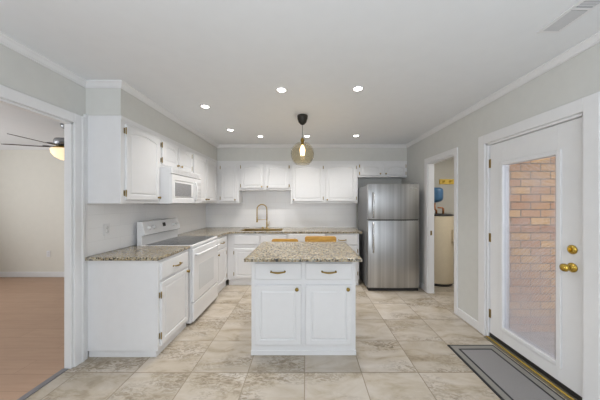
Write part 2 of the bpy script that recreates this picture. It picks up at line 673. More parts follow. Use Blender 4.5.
# laundry walls
bm = bm_new()
add_box(bm, XR + T2, 3.2, 4.58, 4.66, 0, ZC)
struct('wall_laundry_back', bm, LAUNDRY)
bm = bm_new()
add_box(bm, 3.2, 3.3, 2.82, 4.66, 0, ZC)
struct('wall_laundry_right', bm, LAUNDRY)
bm = bm_new()
add_box(bm, XR + T2, 3.2, 2.76, 2.82, 0, ZC)
struct('wall_laundry_front', bm, LAUNDRY)
bm = bm_new()
add_box(bm, XR + T2, 3.2, 4.565, 4.58, 0, 0.09, 0.004)
struct('baseboard_laundry', bm, TRIM)

# outside: brick return wall and patio
bm = bm_new()
add_box(bm, XR + T1 + 0.02, 4.6, 2.62, 2.755, -0.35, 3.2)
struct('wall_exterior', bm, BRICK, label='tan and red brick wall seen through the glazed door', cat='wall')
bm = bm_new()
add_box(bm, XR + T1, 7.0, -4.0, 2.62, -0.45, -0.12)
struct('ground', bm, CONCRETE)

# soffits over the wall cabinets
UX, UY, UZ0, UZ1 = -1.67, 4.54, 1.395, 2.19     # wall cabinet faces, bottoms and tops
bm = bm_new()
add_box(bm, XL, UX, 2.18, YB, UZ1 + 0.001, ZC)
add_box(bm, UX, XR, UY, YB, UZ1 + 0.001, ZC)
struct('trim_2', bm, WALL, label='painted soffit boxed in above the wall cabinets', cat='soffit')

# crown moulding, mitred round the room
prof = [(0.0, ZC), (0.05, ZC), (0.05, ZC - 0.010), (0.036, ZC - 0.019), (0.021, ZC - 0.039), (0.012, ZC - 0.044), (0.012, ZC - 0.05), (0.0, ZC - 0.05)]
bm = bm_new()
rings = []
for x, y, mx_, my_ in ((XL, YF, 1, 0), (XL, 2.18, 1, -1), (UX, 2.18, 1, -1), (UX, UY, 1, -1), (XR, UY, -1, -1), (XR, YF, -1, 0)):
    rings.append([bm.verts.new((x + d * mx_, y + d * my_, z)) for d, z in prof])
for a, b in zip(rings, rings[1:]):
    for k in range(len(prof)):
        q = (k + 1) % len(prof)
        bm.faces.new((a[k], a[q], b[q], b[k]))
bm.faces.new(rings[0])
bm.faces.new(rings[-1][::-1])
bmesh.ops.recalc_face_normals(bm, faces=bm.faces[:])
struct('trim_3', bm, TRIM, label='white crown moulding running round the ceiling edge', cat='moulding')

# casing of the living room opening
bm = bm_new()
CW = 0.095
add_box(bm, XL, XL + 0.02, OPN1, OPN1 + CW, 0, OPZ + CW - 0.015, 0.004)
add_box(bm, XL, XL + 0.02, OPN0 - CW, OPN0, 0, OPZ + CW - 0.015, 0.004)
add_box(bm, XL, XL + 0.02, OPN0, OPN1, OPZ, OPZ + CW - 0.015, 0.004)
add_box(bm, XL + 0.02, XL + 0.026, OPN1 + 0.06, OPN1 + 0.085, 0, OPZ + 0.07, 0.002)
add_box(bm, XL - LW - 0.001, XL + 0.001, OPN1 - 0.018, OPN1, 0, OPZ, 0.002)
add_box(bm, XL - LW - 0.001, XL + 0.001, OPN0, OPN0 + 0.018, 0, OPZ, 0.002)
add_box(bm, XL - LW - 0.001, XL + 0.001, OPN0, OPN1, OPZ - 0.018, OPZ, 0.002)
struct('trim_8', bm, TRIM)
bm = bm_new()
add_box(bm, XL - 0.065, XL - 0.015, OPN0 + 0.02, OPN1 - 0.02, 0.0, 0.007, 0.003)
struct('trim_9', bm, GREYMETAL)
# casing and jamb of the laundry doorway
bm = bm_new()
for y0, y1 in ((LD0 - 0.06, LD0), (LD1, LD1 + 0.085)):
    add_box(bm, XR - 0.018, XR, y0, y1, 0, LDZ + 0.075, 0.003)
add_box(bm, XR - 0.018, XR, LD0, LD1, LDZ, LDZ + 0.075, 0.003)
add_box(bm, XR - 0.001, XR + T2 + 0.001, LD1 - 0.018, LD1, 0, LDZ, 0.002)
add_box(bm, XR - 0.001, XR + T2 + 0.001, LD0, LD0 + 0.018, 0, LDZ, 0.002)
add_box(bm, XR - 0.001, XR + T2 + 0.001, LD0, LD1, LDZ - 0.018, LDZ, 0.002)
lt = struct('trim_10', bm, TRIM, label='white casing of the doorway beside the refrigerator', cat='door casing')
box_obj('strike_plate', BRASS, lt, XR + 0.025, XR + 0.05, LD1 - 0.0195, LD1 - 0.0175, 0.90, 0.97, 0, label='brass strike plate')
# casing and jamb of the outside door
bm = bm_new()
DC = 0.095
for y0, y1 in ((DR0 - DC, DR0), (DR1, DR1 + DC)):
    add_box(bm, XR - 0.02, XR, y0, y1, 0, DRZ + DC, 0.004)
add_box(bm, XR - 0.02, XR, DR0, DR1, DRZ, DRZ + DC, 0.004)
for y0, y1 in ((DR0, DR0 + 0.02), (DR1 - 0.02, DR1)):
    add_box(bm, XR - 0.001, XR + T1 + 0.02, y0, y1, 0, DRZ, 0.002)
add_box(bm, XR - 0.001, XR + T1 + 0.02, DR0, DR1, DRZ - 0.02, DRZ, 0.002)
struct('trim_11', bm, TRIM, label='white casing around the glazed outside door', cat='door casing')
# baseboards
bm = bm_new()
add_box(bm, XR - 0.014, XR, DR1 + DC, LD0 - 0.06, 0, 0.095, 0.004)
add_box(bm, XR - 0.014, XR, LD1 + 0.085, YB, 0, 0.095, 0.004)
add_box(bm, XR - 0.014, XR, YF, DR0 - DC, 0, 0.095, 0.004)
struct('baseboard_right', bm, TRIM)
bm = bm_new()
add_box(bm, XL, XL + 0.014, YF, OPN0 - CW, 0, 0.095, 0.004)
struct('baseboard_left', bm, TRIM)

bm = bm_new()
add_box(bm, XL, XL + 0.02, OPN1 + CW + 0.001, 2.179, 0, UZ1, 0.001)
struct('trim_4', bm, TRIM)
# tiled backsplash
bm = bm_new()
add_box(bm, XL, XL + 0.006, OPN1 + CW, YB, 0.916, UZ0)
add_box(bm, XL + 0.006, 0.99, YB - 0.006, YB, 0.916, 1.70)
o = struct('trim_12', bm, SPLASH, label='white glazed tile backsplash between counters and wall cabinets', cat='backsplash')

# ---------------------------------------------------------------- the glazed outside door
door = bpy.data.objects.new('door_1', None)
C.objects.link(door)
door['kind'] = 'structure'
door['label'] = 'white full-lite outside door with brass knob and deadbolt'
door['category'] = 'door'
door.location = (XR + 0.02, DR0 + 0.022, 0.02)
DW, DH = DR1 - DR0 - 0.044, DRZ - 0.044
GY0, GY1, GZ0, GZ1 = 1.845 - DR0 - 0.022, 2.36 - DR0 - 0.022, 0.185 - 0.02, 1.775 - 0.02
bm = bm_new()
add_box(bm, 0, 0.045, 0, GY0, 0, DH, 0.002)
add_box(bm, 0, 0.045, GY1, DW, 0, DH, 0.002)
add_box(bm, 0, 0.045, GY0, GY1, 0, GZ0, 0.002)
add_box(bm, 0, 0.045, GY0, GY1, GZ1, DH, 0.002)
obj('door_leaf', bm, TRIM, door)
bm = bm_new()
fw = 0.03
for a in ((GY0 - fw, GY0 + 0.006, GZ0 - fw, GZ1 + fw), (GY1 - 0.006, GY1 + fw, GZ0 - fw, GZ1 + fw), (GY0 + 0.006, GY1 - 0.006, GZ0 - fw, GZ0 + 0.006), (GY0 + 0.006, GY1 - 0.006, GZ1 - 0.006, GZ1 + fw)):
    add_box(bm, -0.012, 0.057, a[0], a[1], a[2], a[3], 0.005)
fr = obj('lite_frame', bm, TRIM, door)
for px0 in (0.008, 0.036):
    box_obj('pane', PANE, fr, px0, px0 + 0.003, GY0 + 0.002, GY1 - 0.002, GZ0 + 0.002, GZ1 - 0.002, 0)
bm = bm_new()                 # open mini-blind sealed between the two panes
for k in range(int((GZ1 - GZ0 - 0.02) / 0.011)):
    z = GZ0 + 0.008 + k * 0.011
    add_box(bm, 0.017, 0.0295, GY0 + 0.008, GY1 - 0.008, z, z + 0.0004)
obj('blind_slats', bm, SLAT, fr, label='pale open mini blind sealed between the panes')
for yy in (GY0 + 0.035, GY1 - 0.06):
    bm = bm_new()
    add_tube(bm, [(0.0155, yy, GZ0 + 0.005), (0.0155, yy, GZ1 - 0.005)], 0.0012, 6)
    obj('blind_cord', bm, SLAT, fr)
for z in (1.79, 1.02, 0.23):
    bm = bm_new()
    add_box(bm, -0.004, -0.001, DW - 0.018, DW + 0.012, z - 0.045, z + 0.045, 0.001)
    add_lathe(bm, [(0, -0.05), (0.004, -0.049), (0.0065, -0.045), (0.0065, 0.045), (0.004, 0.049), (0, 0.05)], (-0.007, DW + 0.008, z), seg=10)
    obj('hinge', bm, BRASS, door, label='brass butt hinge')
ky = 1.742 - DR0 - 0.022
bm = bm_new()
add_lathe(bm, [(0, 0), (0.034, 0), (0.034, 0.006), (0.026, 0.012), (0.014, 0.014), (0.012, 0.034), (0.022, 0.042), (0.029, 0.054), (0.027, 0.068), (0.016, 0.076), (0, 0.077)], (-0.001, ky, 0.935 - 0.02), (-1, 0, 0))
obj('knob', bm, POLISHED, door, label='polished brass door knob')
bm = bm_new()
add_lathe(bm, [(0, 0), (0.033, 0), (0.033, 0.006), (0.025, 0.013), (0.02, 0.015), (0, 0.015)], (-0.001, ky, 1.065 - 0.02), (-1, 0, 0))
add_box(bm, -0.034, -0.015, ky - 0.004, ky + 0.004, 1.065 - 0.02 - 0.014, 1.065 - 0.02 + 0.014, 0.002)
obj('deadbolt', bm, POLISHED, door, label='polished brass deadbolt thumb turn')
box_obj('strike_plate', GREYMETAL, door, -0.0022, -0.0005, 0.002, 0.006, 0.87, 0.93, 0)
box_obj('door_sweep', BLACK, door, -0.006, -0.0005, 0.004, DW - 0.004, -0.005, 0.03, 0.001)
bm = bm_new()
add_prism(bm, [(XR - 0.045, 0.0), (XR - 0.040, 0.006), (XR + 0.005, 0.014), (XR + T1, 0.014), (XR + T1, 0.0)], 'y', DR0 + 0.021, DR1 - 0.021)
th_ = struct('trim_13', bm, THRESH, label='dark threshold with a brass strip under the glazed outside door', cat='threshold')
bm = bm_new()
add_prism(bm, [(XR - 0.024, 0.0075), (XR - 0.024, 0.0125), (XR - 0.010, 0.0155), (XR - 0.006, 0.0105)], 'y', DR0 + 0.021, DR1 - 0.021)
obj('brass_strip', bm, POLISHED, th_)

# ---------------------------------------------------------------- cabinet parts (local: x across, front at y = 0 facing -y)
def panel_loop(x0, x1, z0, z1, arch, n=12):
    pts = [(x0, z0), (x1, z0), (x1, z1 - arch)]
    for i in range(1, n):
        t = i / n
        pts.append((x1 + (x0 - x1) * t, z1 - arch + arch * (math.sin(PI * t) ** 0.8 if arch else 0)))
    pts.append((x0, z1 - arch))
    return pts


def door_bm(w, h, stile=0.046, arch=0.0, t=0.019, panel=True):
    bm = bmesh.new()
    n = 12
    inner = panel_loop(stile, w - stile, stile, h - stile, arch, n)

    def outer(e):
        p = [(e, e), (w - e, e), (w - e, h - e)]
        for i in range(1, n):
            p.append((w - e + (2 * e - w) * i / n, h - e))
        return p + [(e, h - e)]

    def ring(pts, y):
        return [bm.verts.new((x, y, z)) for x, z in pts]
    rings = [ring(outer(0), 0), ring(outer(0), -t + 0.005), ring(outer(0.005), -t)]
    if panel:
        def ins(i):
            return panel_loop(stile + i, w - stile - i, stile + i, h - stile - i, arch, n)
        rings += [ring(inner, -t), ring(ins(0.004), -t + 0.008), ring(ins(0.009), -t + 0.008), ring(ins(0.024), -t + 0.0015)]
    for a, b in zip(rings, rings[1:]):
        for i in range(len(a)):
            j = (i + 1) % len(a)
            bm.faces.new((a[i], a[j], b[j], b[i]))
    bm.faces.new(rings[0])
    bm.faces.new(rings[-1][::-1])
    bmesh.ops.recalc_face_normals(bm, faces=bm.faces[:])
    return bm


def knob_on(parent, x, z, m=BRASS, r=0.0145):
    bm = bm_new()
    add_lathe(bm, [(0, 0), (r * 0.75, 0), (r * 0.5, 0.004), (r * 0.42, 0.012), (r * 0.95, 0.017), (r, 0.021), (r * 0.75, 0.026), (0, 0.028)], (x, -0.0195, z), (0, -1, 0), 16)
    obj('knob', bm, m, parent, label='small brass knob')


def hinge_on(parent, x, z, side):
    bm = bm_new()
    s = -1 if side == 'L' else 1
    add_lathe(bm, [(0, -0.032), (0.004, -0.031), (0.005, -0.028), (0.005, 0.028), (0.004, 0.031), (0, 0.032)], (x + s * 0.005, -0.016, z), seg=10)
    add_box(bm, min(x + s * 0.003, x + s * 0.015), max(x + s * 0.003, x + s * 0.015), -0.004, -0.0005, z - 0.025, z + 0.025, 0.0008)
    obj('hinge', bm, BRASS, parent, label='exposed brass hinge')


def pull_on(parent, x, z, w=0.125):
    bm = bm_new()
    y0 = -0.0195
    for s in (-1, 1):
        add_lathe(bm, [(0, 0), (0.009, 0), (0.008, 0.004), (0.004, 0.008), (0.004, 0.022), (0.007, 0.026), (0, 0.028)], (x + s * w / 2, y0, z), (0, -1, 0), 12)
    path = [(x + (i / 10 - 0.5) * w, y0 - 0.022 - 0.004 * math.sin(PI * i / 10), z - 0.007 * math.sin(PI * i / 10)) for i in range(11)]
    add_tube(bm, path, [0.0055 + 0.003 * math.sin(PI * i / 10) for i in range(11)], 10)
    obj('handle', bm, BRASS, parent, label='brass bail pull')


def cabinet(name, label, loc, rotz, w, d, z0, z1, doors=(), drawers=(), toe=0.0, toe_in=0.025, arch=0.0, cat='cabinet', rail=False, left_open=0.0):
    t = thing(name, label, cat, (loc[0], loc[1], 0), rotz, {'wall_cabinet': 'white wall cabinets', 'base_cabinet': 'white base cabinets'}.get(name))
    bm = bm_new()
    zb = z0 + toe
    add_box(bm, 0, w, 0, d, zb, z1, 0.0025)
    if rail:                       # cap moulding along the top of a wall cabinet
        add_box(bm, 0, w, -0.006, 0.002, z1 - 0.032, z1 - 0.001, 0.002)
    obj('body', bm, WHITE, t)
    if toe:
        box_obj('toe_kick', WHITE, t, 0.018, w - 0.004, toe_in, d - 0.01, z0, zb + 0.001, 0.001)
    for (x, z, dw, dh, hinge, kx, kz, hz) in doors:
        b = door_bm(dw, dh, min(0.046, dw * 0.2), arch if arch else 0.0)
        dr = obj('door', b, WHITE, t, (x, -0.0005, z))
        if kx is not None:
            knob_on(dr, kx, kz, r=0.0145 if z0 > 1 else 0.0175)
        for q in hz:
            hinge_on(dr, 0.0 if hinge == 'L' else dw, q, hinge)
    for (x, z, dw, dh, pull) in drawers:
        b = door_bm(dw, dh, 0.03, 0.0, panel=False)
        dr = obj('drawer', b, WHITE, t, (x, -0.0005, z))
        if pull:
            pull_on(dr, dw / 2, dh / 2)
    return t


R90 = PI / 2
CT0, CT1 = 0.885, 0.915            # worktop underside and top
BZ = CT0 - 0.001
FX = -1.335                        # face of the base cabinets along the left wall
FYB = 4.105                        # face of the base cabinets along the back wall
BD = -XL + FX - 0.002              # depth left run
BDB = YB - FYB - 0.008

# base cabinets
cabinet('base_cabinet', 'white base cabinet with one drawer and door at the open end of the left counter', (FX, 2.18, 0), R90, 0.568, BD, 0, BZ,
        doors=[(0.03, 0.10, 0.50, 0.575, 'L', 0.47, 0.545, (0.09, 0.46))],
        drawers=[(0.03, 0.70, 0.50, 0.155, True)], toe=0.066)
cabinet('base_cabinet', 'narrow white base cabinet between the range and the inner counter corner', (FX, 3.552, 0), R90, 0.5525, BD, 0, BZ,
        doors=[(0.03, 0.12, 0.43, 0.555, 'R', 0.035, 0.50, (0.08, 0.46))],
        drawers=[(0.03, 0.70, 0.43, 0.155, True)], toe=0.10)
SX0, SX1 = -1.3345, -0.305
cabinet('base_cabinet', 'white sink base cabinet beneath the gold faucet', (SX0, FYB, 0), 0, SX1 - SX0, BDB - 0.02, 0, 0.64,
        doors=[(0.12, 0.13, 0.43, 0.50, 'L', 0.39, 0.46, (0.07, 0.43)), (0.57, 0.13, 0.43, 0.50, 'R', 0.04, 0.46, (0.07, 0.43))],
        toe=0.10)
sinkcab = bpy.data.objects['base_cabinet.002']
bm = bm_new()
add_box(bm, 0, SX1 - SX0, 0, 0.02, 0.64, BZ, 0.002)
add_box(bm, 0, 0.02, 0.02, BDB - 0.02, 0.64, BZ, 0.002)
add_box(bm, SX1 - SX0 - 0.02, SX1 - SX0, 0.02, BDB - 0.02, 0.64, BZ, 0.002)
obj('face_frame', bm, WHITE, sinkcab)
for x in (0.12, 0.57):
    obj('drawer', door_bm(0.43, 0.15, 0.03, panel=False), WHITE, sinkcab, (x, -0.0005, 0.70))
cabinet('base_cabinet', 'white base cabinet with drawer at the refrigerator end of the back counter', (0.325, FYB, 0), 0, 0.575, BDB, 0, BZ,
        doors=[(0.03, 0.13, 0.515, 0.545, 'R', 0.04, 0.50, (0.08, 0.46))],
        drawers=[(0.03, 0.70, 0.515, 0.155, True)], toe=0.10)

# island
IX0, IX1, IY0, IY1 = -0.503, 0.457, 2.229, 2.80
isl = cabinet('island_cabinet', 'white kitchen island cabinet with two drawers over two doors', (IX0, IY0, 0), 0, IX1 - IX0, IY1 - IY0, 0, BZ,
              doors=[(0.035, 0.10, 0.425, 0.55, 'L', 0.385, 0.515, ()), (0.50, 0.10, 0.425, 0.55, 'R', 0.385, 0.515, ())],
              drawers=[(0.035, 0.70, 0.425, 0.15, True), (0.50, 0.70, 0.425, 0.15, True)], cat='kitchen island')
bm = bm_new()
add_box(bm, -0.004, IX1 - IX0 + 0.004, -0.007, 0.003, 0.0, 0.045, 0.003)
obj('base_trim', bm, WHITE, isl)

# worktops
def slab(bm, pts, z0, z1, bev=0.006):
    add_prism(bm, pts, 'z', z0, z1, bev)


def bevelled(x0, x1, y0, y1):
    bm = bm_new()
    add_box(bm, x0, x1, y0, y1, CT0, CT1, 0.007, 3)
    return bm


bm = bevelled(-0.543, 0.492, 2.107, 3.04)
tag(obj('island_worktop', bm, GRANITE), 'speckled granite slab on top of the white island', 'worktop')
bm = bevelled(XL + 0.008, FX + 0.022, 2.152, 2.752)
tag(obj('worktop', bm, GRANITE), 'short granite worktop on the near side of the range', 'worktop')
bm = bm_new()
KX0, KX1, KY0, KY1 = -1.16, -0.42, 4.20, 4.58       # sink cut-out
xf, yf = FX + 0.022, FYB - 0.022
add_box(bm, XL + 0.008, xf, 3.548, yf, CT0, CT1)
add_box(bm, XL + 0.008, KX0, yf, YB - 0.008, CT0, CT1)
add_box(bm, KX0, KX1, yf, KY0, CT0, CT1)
add_box(bm, KX0, KX1, KY1, YB - 0.008, CT0, CT1)
add_box(bm, KX1, 0.948, yf, YB - 0.008, CT0, CT1)
add_prism(bm, [(xf, yf), (xf, yf - 0.13), (xf + 0.035, yf - 0.06), (xf + 0.09, yf - 0.02), (xf + 0.16, yf)], 'z', CT0, CT1)
tag(obj('worktop', bm, GRANITE), 'L-shaped granite worktop running round the back corner past the sink', 'worktop')

# sink and faucet
snk = thing('sink', 'gold-toned undermount sink set in the back granite worktop', 'sink', ((KX0 + KX1) / 2, (KY0 + KY1) / 2, CT0 - 0.19))
hx, hy = (KX1 - KX0) / 2 - 0.001, (KY1 - KY0) / 2 - 0.001
bm = bm_new()
zt = 0.19 + 0.028
add_box(bm, -hx, -hx + 0.012, -hy, hy, 0, zt, 0.003)
add_box(bm, hx - 0.012, hx, -hy, hy, 0, zt, 0.003)
add_box(bm, -hx, hx, -hy, -hy + 0.012, 0, zt, 0.003)
add_box(bm, -hx, hx, hy - 0.012, hy, 0, zt, 0.003)
add_box(bm, -hx, hx, -hy, hy, 0, 0.012, 0.003)
obj('basin', bm, GOLD, snk)
bm = bm_new()
add_lathe(bm, [(0, 0.012), (0.045, 0.012), (0.045, 0.016), (0.035, 0.018), (0.02, 0.014), (0, 0.014)])
obj('drain', bm, CHROME, snk)

fx, fy = -0.755, 4.665
fau = thing('faucet', 'brushed gold spring-neck pull-down faucet behind the sink', 'faucet', (fx, fy, CT1))
bm = bm_new()
add_lathe(bm, [(0, 0.001), (0.03, 0.001), (0.03, 0.008), (0.018, 0.014), (0.0155, 0.02), (0.0155, 0.11), (0.011, 0.12), (0.010, 0.20), (0, 0.20)])
obj('base', bm, GOLD, fau)
bm = bm_new()
neck = [(0, 0, 0.195), (0, 0, 0.36)]
ar = 0.092
for i in range(0, 13):
    a = PI * i / 12
    neck.append((-ar + ar * math.cos(a), -0.02 * (1 - math.cos(a)) / 2, 0.365 + ar * math.sin(a)))
neck += [(-2 * ar, -0.022, 0.30), (-2 * ar, -0.022, 0.22)]
add_tube(bm, neck, 0.0095, 12)
obj('neck', bm, GOLD, fau)
bm = bm_new()
coil = []
# spring wound round the neck
dense = []
for a, b in zip(neck, neck[1:]):
    k = max(1, int((Vector(b) - Vector(a)).length / 0.002))
    for q in range(k):
        dense.append(Vector(a).lerp(Vector(b), q / k))
for i, p in enumerate(dense[:-1]):
    d = (dense[i + 1] - p).normalized()
    s = Vector((0, 1, 0)).cross(d).normalized()
    n2 = d.cross(s)
    ph = i * 0.002 / 0.009 * 2 * PI
    coil.append(p + 0.0115 * (math.cos(ph) * s + math.sin(ph) * n2))
add_tube(bm, coil, 0.0022, 5)
obj('spring', bm, GOLD, fau)
bm = bm_new()
add_lathe(bm, [(0, 0), (0.016, 0), (0.018, 0.01), (0.015, 0.05), (0.013, 0.10), (0.010, 0.115), (0, 0.115)], (-2 * ar, -0.022, 0.115))
obj('spray_head', bm, GOLD, fau)
bm = bm_new()
add_tube(bm, [(0, 0, 0.165), (-0.09, -0.011, 0.165), (-2 * ar, -0.022, 0.165)], 0.0045, 8)
obj('dock_arm', bm, GOLD, fau)
bm = bm_new()
add_tube(bm, [(0.014, 0, 0.06), (0.04, 0, 0.06)], 0.010, 10)
add_tube(bm, [(0.036, 0, 0.06), (0.044, -0.01, 0.10), (0.048, -0.015, 0.135)], [0.006, 0.005, 0.004], 8)
obj('lever', bm, GOLD, fau)
bm = bm_new()
add_lathe(bm, [(0, 0.001), (0.024, 0.001), (0.024, 0.006), (0.018, 0.012), (0.018, 0.024), (0, 0.026)], (-0.83, 4.64, CT1), seg=20)
tag(obj('hole_cover', bm, BRASS), 'small brass deck cap beside the gold faucet', 'hole cover')

# ---------------------------------------------------------------- wall cabinets
def upper(label, loc, rotz, w, d, z0, z1, spec):
    return cabinet('wall_cabinet', label, loc, rotz, w, d, z0, z1, doors=spec, arch=0.03, rail=True)


UD = UX - XL - 0.008
UDB = YB - UY - 0.008
H = UZ1 - UZ0
dz0, dh = UZ0 + 0.035, H - 0.10
hz = (0.06, dh - 0.06)
upper('white wall cabinet with a single arched door at the open left end', (UX, 2.18), R90, 0.573, UD, UZ0, UZ1,
      [(0.05, dz0, 0.50, dh, 'L', 0.475, 0.03, hz)])
mz0 = 1.815
mh = UZ1 - mz0 - 0.10
upper('short white two-door wall cabinet directly above the microwave', (UX, 2.756), R90, 0.784, UD, mz0, UZ1,
      [(0.035, mz0 + 0.03, 0.345, mh, 'L', 0.315, 0.03, (0.05, mh - 0.05)), (0.405, mz0 + 0.03, 0.345, mh, 'R', 0.03, 0.03, (0.05, mh - 0.05))])
upper('white two-door wall cabinet between the microwave and the back corner', (UX, 3.543), R90, UY - 3.543 + 0.0, UD, UZ0, UZ1,
      [(0.03, dz0, 0.44, dh, 'L', 0.41, 0.03, ()), (0.50, dz0, 0.44, dh, 'R', 0.03, 0.03, ())])
upper('white single-door wall cabinet in the back corner left of the sink', (UX + 0.001, UY), 0, 0.415, UDB, UZ0, UZ1,
      [(0.07, dz0, 0.305, dh, 'L', 0.275, 0.03, hz)])
sz0 = 1.638
sh = UZ1 - sz0 - 0.10
upper('short white two-door wall cabinet above the sink', (-1.253, UY), 0, 0.962, UDB, sz0, UZ1,
      [(0.035, sz0 + 0.035, 0.43, sh, 'L', 0.395, 0.03, (0.05, sh - 0.05)), (0.50, sz0 + 0.035, 0.43, sh, 'R', 0.035, 0.03, (0.05, sh - 0.05))])
upper('white two-door wall cabinet behind the hanging glass globe', (-0.289, UY), 0, 1.262, UDB, UZ0, UZ1,
      [(0.03, dz0, 0.575, dh, 'R', 0.03, 0.03, hz), (0.655, dz0, 0.57, dh, 'R', 0.03, 0.03, hz)])
fz0 = 1.885
fh = UZ1 - fz0 - 0.09
upper('short white two-door wall cabinet above the refrigerator', (0.975, UY), 0, XR - 0.975 - 0.002, UDB, fz0, UZ1,
      [(0.035, fz0 + 0.03, 0.40, fh, 'L', 0.375, 0.03, (0.04, fh - 0.04)), (0.49, fz0 + 0.03, 0.40, fh, 'R', 0.025, 0.03, (0.04, fh - 0.04))])

# ---------------------------------------------------------------- microwave
MWD = 0.41
mw = thing('microwave', 'white over-the-range microwave with a grey window', 'microwave', (-1.53, 2.757, 0), R90)
w = 0.782
mb, mt = 1.392, 1.812
box_obj('body', APPL, mw, 0.0, w, 0.02, 0.40, mb, mt, 0.004)
bm = bm_new()
add_box(bm, 0, w, 0.0, 0.02, mt - 0.075, mt, 0.004)
for i in range(4):
    add_box(bm, 0.03, w - 0.03, -0.004, 0.001, mt - 0.066 + i * 0.016, mt - 0.058 + i * 0.016, 0.001)
obj('vent_grille', bm, APPL, mw)
bm = door_bm(0.60, mt - 0.08 - mb - 0.005, 0.06, 0, 0.022)
dr = obj('door', bm, APPL, mw, (0.003, 0.019, mb + 0.004))
box_obj('window', MICROWIN, dr, 0.075, 0.46, -0.0235, -0.012, 0.085, 0.245, 0.002)
bm = bm_new()
hp = [(0.565, -0.022 - 0.035 * math.sin(PI * i / 12) ** 0.6, 0.03 + 0.26 * i / 12) for i in range(13)]
add_tube(bm, hp, 0.011, 10)
obj('handle', bm, APPL, dr)
cp = box_obj('control_panel', APPL, mw, 0.607, w - 0.003, -0.002, 0.019, mb + 0.004, mt - 0.078, 0.003)
box_obj('display', APPL_GREY, cp, 0.63, 0.755, -0.0035, -0.0015, mb + 0.255, mb + 0.295, 0.0005)
for r in range(4):
    for k in range(3):
        box_obj('button', APPL_GREY, cp, 0.632 + k * 0.043, 0.665 + k * 0.043, -0.0035, -0.0015, mb + 0.03 + r * 0.05, mb + 0.062 + r * 0.05, 0.0005)
box_obj('underside_filter', GREYMETAL, mw, 0.06, w - 0.06, 0.06, 0.36, mb - 0.006, mb - 0.0005, 0.001)

# ---------------------------------------------------------------- range
RY0, RW = 2.760, 0.780
rg = thing('range', 'white electric range with dark glass cooktop and raised control console', 'range', (-1.312, RY0, 0), R90)
rd = 1.94 - 1.312 - 0.010
box_obj('body', APPL, rg, 0.0, RW, 0.0, rd, 0.025, 0.885, 0.003)
for x in (0.05, RW - 0.05):
    for y in (0.06, rd - 0.06):
        bm = bm_new()
        add_lathe(bm, [(0, 0.0), (0.018, 0.0), (0.018, 0.026), (0, 0.026)], (x, y, 0), seg=12)
        obj('foot', bm, BLACK, rg)
bm = bm_new()
add_box(bm, 0.0, RW, -0.018, rd - 0.06, 0.886, 0.915, 0.006, 3)
top = obj('cooktop', bm, APPL, rg)
gl = box_obj('glass_surface', COOKTOP, top, 0.022, RW - 0.022, 0.012, rd - 0.085, 0.9145, 0.919, 0.001)
for x, y, r in ((0.21, 0.16, 0.10), (0.57, 0.16, 0.08), (0.21, 0.40, 0.075), (0.57, 0.40, 0.10)):
    bm = bm_new()
    add_lathe(bm, [(r - 0.004, 0.9192), (r, 0.9196), (r + 0.004, 0.9192)], (x, y, 0), seg=40)
    obj('burner_ring', bm, RING, top)
bg_ = bm_new()
add_prism(bg_, [(rd - 0.055, 0.886), (rd - 0.055, 1.02), (rd - 0.095, 1.03), (rd - 0.06, 1.185), (rd, 1.185), (rd, 0.886)], 'x', 0.0, RW, 0.006)
con = obj('console', bg_, APPL, rg)
ny, nz = -0.155, -0.035
nl = math.hypot(ny, nz)
nrm = (0, -0.155 / nl, 0.035 / nl)


def on_console(t):
    return rd - 0.095 + 0.035 * t, 1.03 + 0.155 * t


for x in (0.10, 0.18, 0.62, 0.69):
    yy, zz = on_console(0.5)
    bm = bm_new()
    add_lathe(bm, [(0, 0), (0.026, 0), (0.026, 0.004), (0.019, 0.008), (0.017, 0.024), (0, 0.025)], (x, yy, zz), nrm, 18)
    obj('knob', bm, APPL, con)
bm = bm_new()
ya, za = on_console(0.45)
yb, zb2 = on_console(0.75)
add_prism(bm, [(ya - 0.0025, za), (yb - 0.0025, zb2), (yb + 0.003, zb2), (ya + 0.003, za)], 'x', 0.375, 0.435)
obj('clock_display', bm, BLACK, con)
bm = bm_new()
add_box(bm, 0.004, RW - 0.004, -0.03, -0.001, 0.262, 0.872, 0.008, 3)
od = obj('oven_door', bm, APPL, rg)
box_obj('window', OVENWIN, od, 0.14, 0.60, -0.0318, -0.02, 0.36, 0.665, 0.002)
bm = bm_new()
path = [(0.05, -0.03, 0.80), (0.055, -0.065, 0.805), (0.09, -0.075, 0.806), (RW - 0.09, -0.075, 0.806), (RW - 0.055, -0.065, 0.805), (RW - 0.05, -0.03, 0.80)]
add_tube(bm, path, 0.012, 10)
obj('handle', bm, APPL, od)
box_obj('vent_slot', APPL_GREY, od, 0.12, RW - 0.12, -0.0312, -0.02, 0.842, 0.850, 0.001)
bm = bm_new()
add_box(bm, 0.004, RW - 0.004, -0.03, -0.001, 0.04, 0.252, 0.008, 3)
obj('storage_drawer', bm, APPL, rg)

# ---------------------------------------------------------------- dishwasher
dw = thing('dishwasher', 'white dishwasher under the back worktop behind the island', 'dishwasher', (-0.302, FYB, 0))
DWW = 0.624
box_obj('body', APPL, dw, 0.0, DWW, 0.0, 0.58, 0.10, 0.866, 0.003)
box_obj('toe_panel', APPL, dw, 0.005, DWW - 0.005, 0.05, 0.56, 0.0, 0.10, 0.001)
box_obj('door', APPL, dw, 0.004, DWW - 0.004, -0.025, -0.001, 0.105, 0.735, 0.005)
cpl = box_obj('control_panel', APPL, dw, 0.004, DWW - 0.004, -0.032, -0.001, 0.742, 0.877, 0.005)
box_obj('latch', APPL_GREY, cpl, 0.10, 0.13, -0.036, -0.030, 0.80, 0.815, 0.001)
box_obj('button_strip', APPL_GREY, cpl, 0.36, 0.58, -0.0335, -0.030, 0.80, 0.825, 0.001)
box_obj('gap_seal', APPL_GREY, dw, 0.004, DWW - 0.004, -0.012, 0.02, 0.8775, 0.8835, 0)

